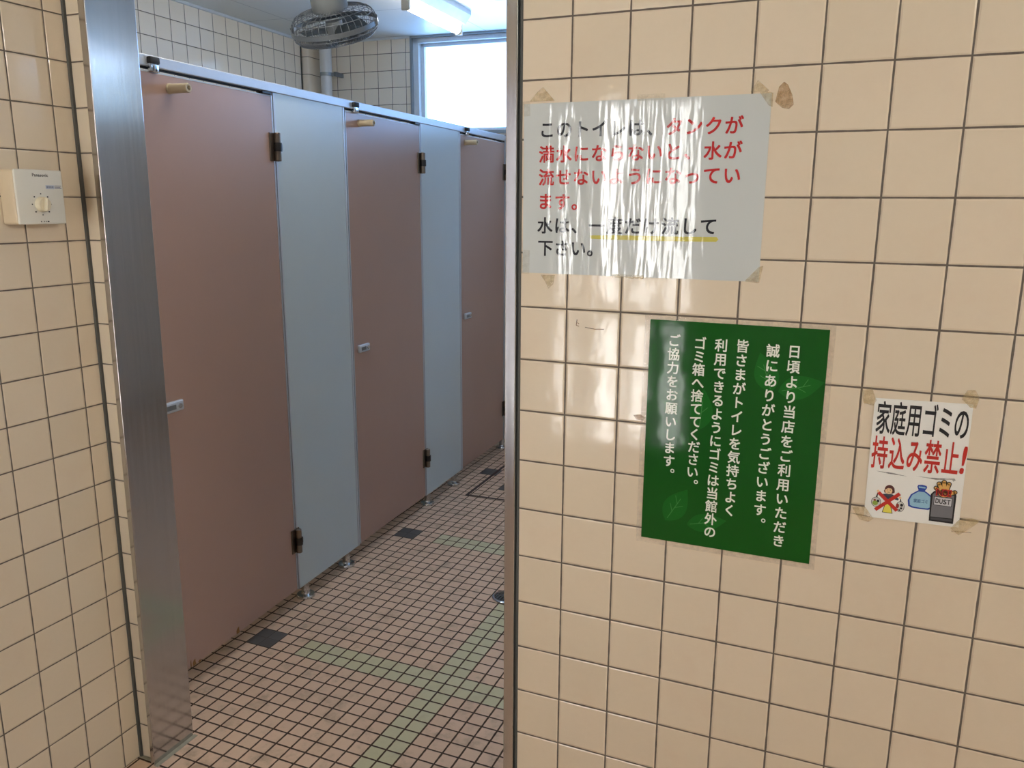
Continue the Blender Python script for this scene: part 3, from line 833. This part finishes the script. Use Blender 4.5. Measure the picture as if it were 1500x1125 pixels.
line(rd, '流せないようになってい', -0.043, 0.281, 1.537, 1.538, 0.0305, 0.0305, 0.018)
line(rd, 'ます。', -0.0445, 0.020, 1.495, 1.494, 0.0305, 0.0305, 0.018)
line(bk, '水は、一度だけ流して', -0.0445, 0.248, 1.4525, 1.4555, 0.0305, 0.0305, 0.018)
line(bk, '下さい。', -0.043, 0.051, 1.4125, 1.4135, 0.0305, 0.0305, 0.018)
l1 = finish('black_lettering', bk, M['print_black'], sg); l2 = finish('red_lettering', rd, M['print_red'], sg)
bm = bmesh.new(); wall_poly(bm, [(0.041, 1.4365), (0.09, 1.4378), (0.17, 1.4372), (0.262, 1.438), (0.2655, 1.434), (0.262, 1.430), (0.17, 1.4292), (0.09, 1.4298), (0.043, 1.4305)], YS - 0.0002, 0.0001)
finish('yellow_underline', bm, M['marker'], sg)
def tape(pts, mat, parent, y=-0.0022):
    bm = bmesh.new(); wall_poly(bm, pts, y, 0.0004); return finish('tape', bm, mat, parent)
tape([(0.316, 1.6655), (0.331, 1.665), (0.337, 1.6635), (0.3375, 1.642), (0.331, 1.645)], M['tape'], sg)
tape([(0.312, 1.3665), (0.336, 1.364), (0.3405, 1.393), (0.334, 1.391)], M['tape'], sg)
tape([(-0.0895, 1.3645), (-0.074, 1.364), (-0.0735, 1.407), (-0.086, 1.408)], M['tape_clear'], sg)
tape([(-0.0895, 1.667), (-0.076, 1.668), (-0.075, 1.643), (-0.0875, 1.642)], M['tape_clear'], sg)
tape([(0.084, 1.370), (0.141, 1.3695), (0.141, 1.363), (0.084, 1.3635)], M['tape'], sg)
tape([(0.118, 1.6705), (0.165, 1.6705), (0.165, 1.660), (0.118, 1.660)], M['tape_clear'], sg)
# glossy film margin and old glue round the sheet
def blot(name, pts, label, mat=None):
    bm = bmesh.new(); wall_poly(bm, pts, -0.0009, 0.0005)
    return tag(finish(name, bm, mat or M['residue']), label, 'stain')
blot('glue_residue', [(0.3405, 1.650), (0.345, 1.672), (0.352, 1.6795), (0.358, 1.675), (0.366, 1.659), (0.369, 1.645), (0.362, 1.638), (0.352, 1.640)], 'brown glue mark on the tile just off the upper corner of the white notice')
blot('glue_residue', [(0.302, 1.6660), (0.312, 1.684), (0.320, 1.677), (0.330, 1.668), (0.328, 1.6650)], 'small glue mark on the tile above the upper corner of the white notice', M['tape'])
blot('glue_residue', [(-0.077, 1.6665), (-0.062, 1.683), (-0.052, 1.690), (-0.045, 1.683), (-0.030, 1.6668)], 'pale glue mark above the white notice next to the stainless frame', M['tape'])
blot('glue_residue', [(-0.052, 1.3635), (-0.024, 1.3635), (-0.027, 1.347), (-0.036, 1.338), (-0.042, 1.350)], 'pale glue mark under the lower edge of the white notice', M['tape'])
blot('glue_residue', [(0.132, 1.117), (0.146, 1.119), (0.154, 1.114), (0.150, 1.108), (0.138, 1.109)], 'small brown glue spot beside the green notice')

# ------------------------------------------------------------------ sign 2: green laminated notice
gn = thing('green_notice', 'green portrait notice with upright white writing and faint leaves on the tiles', 'sign', (0.304, 0, 0.885))
bm = bmesh.new(); sheet(bm, 0.1465, 0.461, 0.8755, 1.3015, -0.0009, 0.0005); finish('laminate_film', bm, M['film'], gn)
bm = bmesh.new(); sheet(bm, 0.1562, 0.4520, 0.8852, 1.2935); finish('printed_sheet', bm, M['paper_green'], gn)
def leafshape(cx, cz, L, W, a):
    pts = []; n = 12
    for i in range(n + 1): t = i / n; pts.append((L * (t - 0.5), W * math.sin(PI * t ** 0.8)))
    for i in range(n - 1, 0, -1): t = i / n; pts.append((L * (t - 0.5), -W * math.sin(PI * t ** 0.8)))
    return [(cx + x * math.cos(a) - z * math.sin(a), cz + x * math.sin(a) + z * math.cos(a)) for x, z in pts]
bl = bmesh.new(); bv = bmesh.new()
for cx, cz, L, W, a in ((0.2185, 0.957, 0.075, 0.021, 1.05), (0.274, 0.932, 0.072, 0.017, 0.25), (0.357, 1.215, 0.07, 0.02, 1.9), (0.415, 1.195, 0.075, 0.02, 0.3), (0.254, 1.14, 0.075, 0.02, 1.5)):
    wall_poly(bl, leafshape(cx, cz, L, W, a), YS - 0.0001, 0.00008)
    ux, uz = math.cos(a), math.sin(a)
    wall_poly(bv, stroke((cx - ux * L * 0.42, cz - uz * L * 0.42), (cx + ux * L * 0.2, cz + uz * L * 0.2), 0.0011), YS - 0.0002, 0.00008)
    for t, s in ((-0.2, 1), (-0.08, -1), (0.04, 1)):
        b0 = (cx + ux * L * t, cz + uz * L * t); aa = a + 0.75 * s
        wall_poly(bv, stroke(b0, (b0[0] + math.cos(aa) * W * 0.75, b0[1] + math.sin(aa) * W * 0.75), 0.0009), YS - 0.00022, 0.00008)
lf = finish('leaf_print', bl, M['leaf'], gn); finish('leaf_veins', bv, M['leaf_vein'], lf)
bm = bmesh.new()
def column(s, x0, x1, z0, z1, stop=None):
    n = len(s)
    for i, c in enumerate(s):
        t = i / (n - 1); put(bm, c, x0 + (x1 - x0) * t, z0 + (z1 - z0) * t, 0.0222, 0.0232, YT, 0.018)
    if stop: put(bm, '。', stop[0] + 0.006, stop[1] + 0.0066, 0.0222, 0.0232, YT, 0.012)
column('日頃より当店をご利用いただき', 0.400, 0.399, 1.254, 0.919)
column('誠にありがとうございます', 0.366, 0.364, 1.253, 0.971, (0.372, 0.952))
column('皆さまがトイレを気持ちよく', 0.316, 0.313, 1.257, 0.962)
column('利用できるようにゴミは当館外の', 0.281, 0.281, 1.256, 0.916)
column('ゴミ箱へ捨ててください', 0.245, 0.244, 1.257, 1.024, (0.252, 1.006))
column('ご協力をお願いします', 0.200, 0.201, 1.259, 1.039, (0.209, 1.021))
finish('white_lettering', bm, M['print_white'], gn)

# ------------------------------------------------------------------ sign 3: small household-rubbish card
cd = thing('rubbish_card', 'small white card with red and black writing and rubbish drawings taped to the tiles', 'sign', (0.598, 0, 0.985))
CA = math.radians(1.2)
def rc(x, z): return (x, z + (x - 0.598) * 0.022)
bm = bmesh.new(); wall_poly(bm, [rc(0.5285, 1.1895), rc(0.668, 1.1895), rc(0.6695, 0.987), rc(0.530, 0.987)], YS, 0.0007)
finish('card_sheet', bm, M['card'], cd)
pal = {}
def ink(name, rgb):
    if name not in pal: pal[name] = plain('print_' + name, rgb, 0.45, var=0.01)
    return pal[name]
bm = bmesh.new(); w6 = (0.6555 - 0.544) / 5
for i, c in enumerate('家庭用ゴミの'): put(bm, c, 0.544 + w6 * i, 1.1567 + 0.0005 * i, 0.0225, 0.058, YT, 0.011)
finish('black_lettering', bm, ink('black', (22, 22, 24)), cd)
bm = bmesh.new(); w5 = (0.6465 - 0.544) / 4
for i, c in enumerate('持込み禁止'): put(bm, c, 0.544 + w5 * i, 1.0985 + 0.0006 * i, 0.0245, 0.058, YT, 0.014)
put(bm, '!', 0.6645, 1.1005, 0.0045, 0.043, YT, 0.02, em=False, shear=0.06)
finish('red_lettering', bm, ink('red', (190, 40, 26)), cd)
def art(name, polys, mat, parent=cd):
    bm = bmesh.new()
    for pts, lv in polys: wall_poly(bm, pts, YS - 0.0001 - 0.00012 * lv, 0.00008)
    return finish(name, bm, mat, parent)
BLK = ink('black', (22, 22, 24))
# crossed-out woman carrying rubbish bags
wm = art('woman_drawing', [(ell(0.5643, 1.0375, 0.0072, 0.0076), 0), ([(0.5572, 1.031), (0.5562, 1.0345), (0.559, 1.04), (0.562, 1.031)], 0), ([(0.5698, 1.031), (0.5725, 1.0335), (0.5712, 1.041), (0.567, 1.031)], 0)], ink('hair', (92, 44, 38)))
art('face', [(ell(0.5632, 1.0352, 0.0054, 0.0056), 2), (ell(0.5478, 1.0325, 0.002, 0.0022, 12), 2), (ell(0.5812, 1.0255, 0.002, 0.002, 12), 2)], ink('skin', (232, 196, 150)), wm)
art('face_lines', [(ell(0.5612, 1.0362, 0.0006, 0.0007, 8), 3), (ell(0.5655, 1.0365, 0.0006, 0.0007, 8), 3), (stroke((0.5615, 1.0325), (0.5652, 1.0328), 0.0006), 3)], BLK, wm)
art('fringe', [([(0.558, 1.0365), (0.559, 1.0405), (0.564, 1.0425), (0.5695, 1.0405), (0.570, 1.0365), (0.5672, 1.0395), (0.562, 1.0398)], 4)], ink('hair', (92, 44, 38)), wm)
art('sweater', [([(0.5595, 1.030), (0.569, 1.030), (0.5795, 1.0235), (0.5785, 1.0205), (0.569, 1.0225), (0.5675, 1.0145), (0.5605, 1.0145), (0.5595, 1.0225), (0.5505, 1.0285), (0.5485, 1.026)], 1)], ink('navy', (66, 70, 84)), wm)
art('skirt_outline', [([(0.5605, 1.0150), (0.5675, 1.0150), (0.5725, 0.9968), (0.5565, 0.9968)], 1)], BLK, wm)
art('skirt', [([(0.5611, 1.0140), (0.5669, 1.0140), (0.5714, 0.9976), (0.5576, 0.9976)], 2)], ink('yellow', (232, 220, 88)), wm)
art('carried_bag', [(ell(0.5462, 1.0135, 0.0074, 0.0085), 1), ([(0.545, 1.021), (0.5475, 1.021), (0.5482, 1.030), (0.547, 1.030)], 1)], BLK, wm)
art('carried_bag', [(ell(0.5825, 1.0105, 0.0064, 0.0092), 1), ([(0.5815, 1.018), (0.584, 1.018), (0.582, 1.0255), (0.581, 1.0255)], 1)], BLK, wm)
art('bag_fill', [(ell(0.5462, 1.0135, 0.0067, 0.0078), 2), (ell(0.5825, 1.0105, 0.0057, 0.0085), 2)], ink('bag_white', (206, 206, 200)), wm)
art('bag_contents', [(ell(0.545, 1.0115, 0.0042, 0.004), 3)], ink('leaf', (150, 176, 72)), wm)
art('bag_contents', [(ell(0.5785, 1.0115, 0.0024, 0.004, 14), 3), (ell(0.544, 1.0165, 0.002, 0.0016, 10), 3)], ink('dark_red', (140, 44, 36)), wm)
art('bag_contents', [(ell(0.5842, 1.008, 0.0018, 0.0018, 12), 3), (ell(0.5845, 1.0135, 0.0022, 0.0026, 12), 3), (ell(0.549, 1.0155, 0.002, 0.0024, 12), 3), (ell(0.582, 1.0045, 0.0016, 0.0014, 12), 3)], BLK, wm)
art('red_cross', [(stroke((0.5485, 1.0305), (0.5785, 1.0030), 0.0056), 5), (stroke((0.5800, 1.0325), (0.5462, 1.0000), 0.0056), 6)], ink('red', (176, 26, 24)), wm)
# blue bag
def bagpts(g):
    pr = [(0.6035, 1.0390), (0.597, 1.0335), (0.5935, 1.0240), (0.5950, 1.0145), (0.6000, 1.0125), (0.6110, 1.0118), (0.6230, 1.0122), (0.6275, 1.0150), (0.6290, 1.0245), (0.6255, 1.0345), (0.6190, 1.0395), (0.6155, 1.0415), (0.6180, 1.0470), (0.6170, 1.0498), (0.6110, 1.0508), (0.6055, 1.0498), (0.6045, 1.0470), (0.6068, 1.0415)]
    cx, cz = 0.6112, 1.028
    return [(cx + (x - cx) * g, cz + (z - cz) * g) for x, z in pr]
bb = art('blue_bag_drawing', [(bagpts(1.06), 0)], ink('blue', (36, 70, 164)))
art('bag_fill', [(bagpts(0.91)[:12] + bagpts(0.91)[17:], 1), ([(0.6065, 1.0465), (0.616, 1.0465), (0.6162, 1.049), (0.6062, 1.049)], 1)], ink('light_blue', (150, 194, 216)), bb)
bm = bmesh.new()
for i, c in enumerate('家庭ゴミ'): put(bm, c, 0.6035 + 0.0054 * i, 1.0243 + 0.0001 * i, 0.0056, 0.0068, YS - 0.0004, 0.012)
finish('bag_lettering', bm, ink('steel_blue', (56, 96, 150)), bb)
# dustbin with hand
bn = art('dustbin_drawing', [([(0.6245, 1.0385), (0.629, 1.0445), (0.6605, 1.0425), (0.6610, 1.0400), (0.6610, 0.9935), (0.6262, 0.9935)], 2)], BLK)
art('bin_fill', [([(0.6275, 1.0385), (0.630, 1.0422), (0.6580, 1.0402), (0.6588, 1.0022), (0.6280, 1.0010)], 3)], ink('grey', (116, 116, 120)), bn)
art('bin_base', [([(0.6285, 0.9996), (0.6588, 1.0006), (0.6590, 0.9968), (0.6286, 0.9960)], 3)], ink('dark_grey', (70, 70, 74)), bn)
art('plate_outline', [([(0.6298, 1.0358), (0.6560, 1.0358), (0.6560, 1.0212), (0.6302, 1.0212)], 4)], BLK, bn)
art('plate', [([(0.6306, 1.0350), (0.6552, 1.0350), (0.6552, 1.0220), (0.6310, 1.0220)], 5)], ink('plate_grey', (200, 202, 206)), bn)
bm = bmesh.new()
for i, c in enumerate('DUST'): put(bm, c, 0.6347 + 0.0055 * i, 1.0287 - 0.0001 * i, 0.0045, 0.0075, YS - 0.00082, 0.02, em=False)
finish('plate_lettering', bm, BLK, bn)
hnd_o, hnd = [], []
for (p, q, w) in (((0.6415, 1.043), (0.6345, 1.0575), 0.0056), ((0.643, 1.043), (0.6415, 1.0612), 0.0058), ((0.645, 1.043), (0.6485, 1.0590), 0.0056), ((0.640, 1.041), (0.6308, 1.0500), 0.0050), ((0.646, 1.040), (0.6580, 1.0462), 0.0056)):
    hnd_o += [(stroke(p, q, w + 0.002), 6), (ell(q[0], q[1], (w + 0.002) / 2, (w + 0.002) / 2, 14), 6)]
    hnd += [(stroke(p, q, w - 0.0006), 7), (ell(q[0], q[1], (w - 0.0006) / 2, (w - 0.0006) / 2, 14), 7)]
hnd_o.append((ell(0.6430, 1.0425, 0.0088, 0.0075), 6)); hnd.append((ell(0.6430, 1.0425, 0.0076, 0.0063), 7))
hd = art('hand_drawing', hnd_o, BLK); art('hand_fill', hnd, ink('orange_skin', (226, 176, 96)), hd)
bm = bmesh.new()
for i, (c, w) in enumerate((('N', 0.0088), ('O', 0.0088), ('!', 0.0032))): put(bm, c, (0.6366, 0.6447, 0.6510)[i], 1.0436, w, 0.0108, YS - 0.0012, 0.05, em=False)
finish('lettering_edge', bm, ink('red', (176, 26, 24)), hd)
bm = bmesh.new()
for i, (c, w) in enumerate((('N', 0.0070), ('O', 0.0070), ('!', 0.0018))): put(bm, c, (0.6366, 0.6447, 0.6510)[i], 1.0436, w, 0.0088, YS - 0.0014, 0.03, em=False)
finish('hand_lettering', bm, ink('deep_red', (96, 14, 12)), hd)
bm = bmesh.new()
for pts in ([(0.541, 1.0665), (0.56, 1.064), (0.588, 1.0632), (0.565, 1.0662)], [(0.6, 1.0655), (0.63, 1.0632), (0.652, 1.0665), (0.654, 1.0635), (0.657, 1.0662), (0.655, 1.0690), (0.645, 1.0675), (0.62, 1.0655)]): wall_poly(bm, pts, YS - 0.0002, 0.00008)
finish('scuff_mark', bm, M['smudge'], cd)
tape([(0.507, 1.199), (0.523, 1.203), (0.531, 1.184), (0.5275, 1.175), (0.512, 1.178)], M['tape'], cd)
tape([(0.651, 1.198), (0.657, 1.213), (0.668, 1.214), (0.675, 1.203), (0.672, 1.185), (0.664, 1.186)], M['tape'], cd)
tape([(0.510, 1.000), (0.530, 1.003), (0.545, 0.984), (0.538, 0.977), (0.524, 0.979)], M['tape'], cd)
tape([(0.658, 0.986), (0.668, 1.001), (0.686, 1.007), (0.698, 1.004), (0.686, 0.990), (0.671, 0.976)], M['tape'], cd)
bm = bmesh.new()
for p, q in (((0.509, 0.9885), (0.540, 0.9865)), ((0.660, 0.9815), (0.688, 0.9835))): wall_poly(bm, stroke(p, q, 0.0016), -0.0027, 0.0003)
finish('tape_fold', bm, M['residue'], cd)
# brown pen scribble on a tile beside the frame
bm = bmesh.new()
for p, q in (((0.0205, 1.285), (0.019, 1.274)), ((0.019, 1.274), (0.0245, 1.2725)), ((0.0215, 1.279), (0.0245, 1.277)), ((0.036, 1.2715), (0.056, 1.2690)), ((0.055, 1.2691), (0.072, 1.2700))): wall_poly(bm, stroke(p, q, 0.0011), -0.0006, 0.0003)
tag(finish('pen_scribble', bm, M['pen']), 'thin brown scribble on a cream tile under the white notice', 'stain')
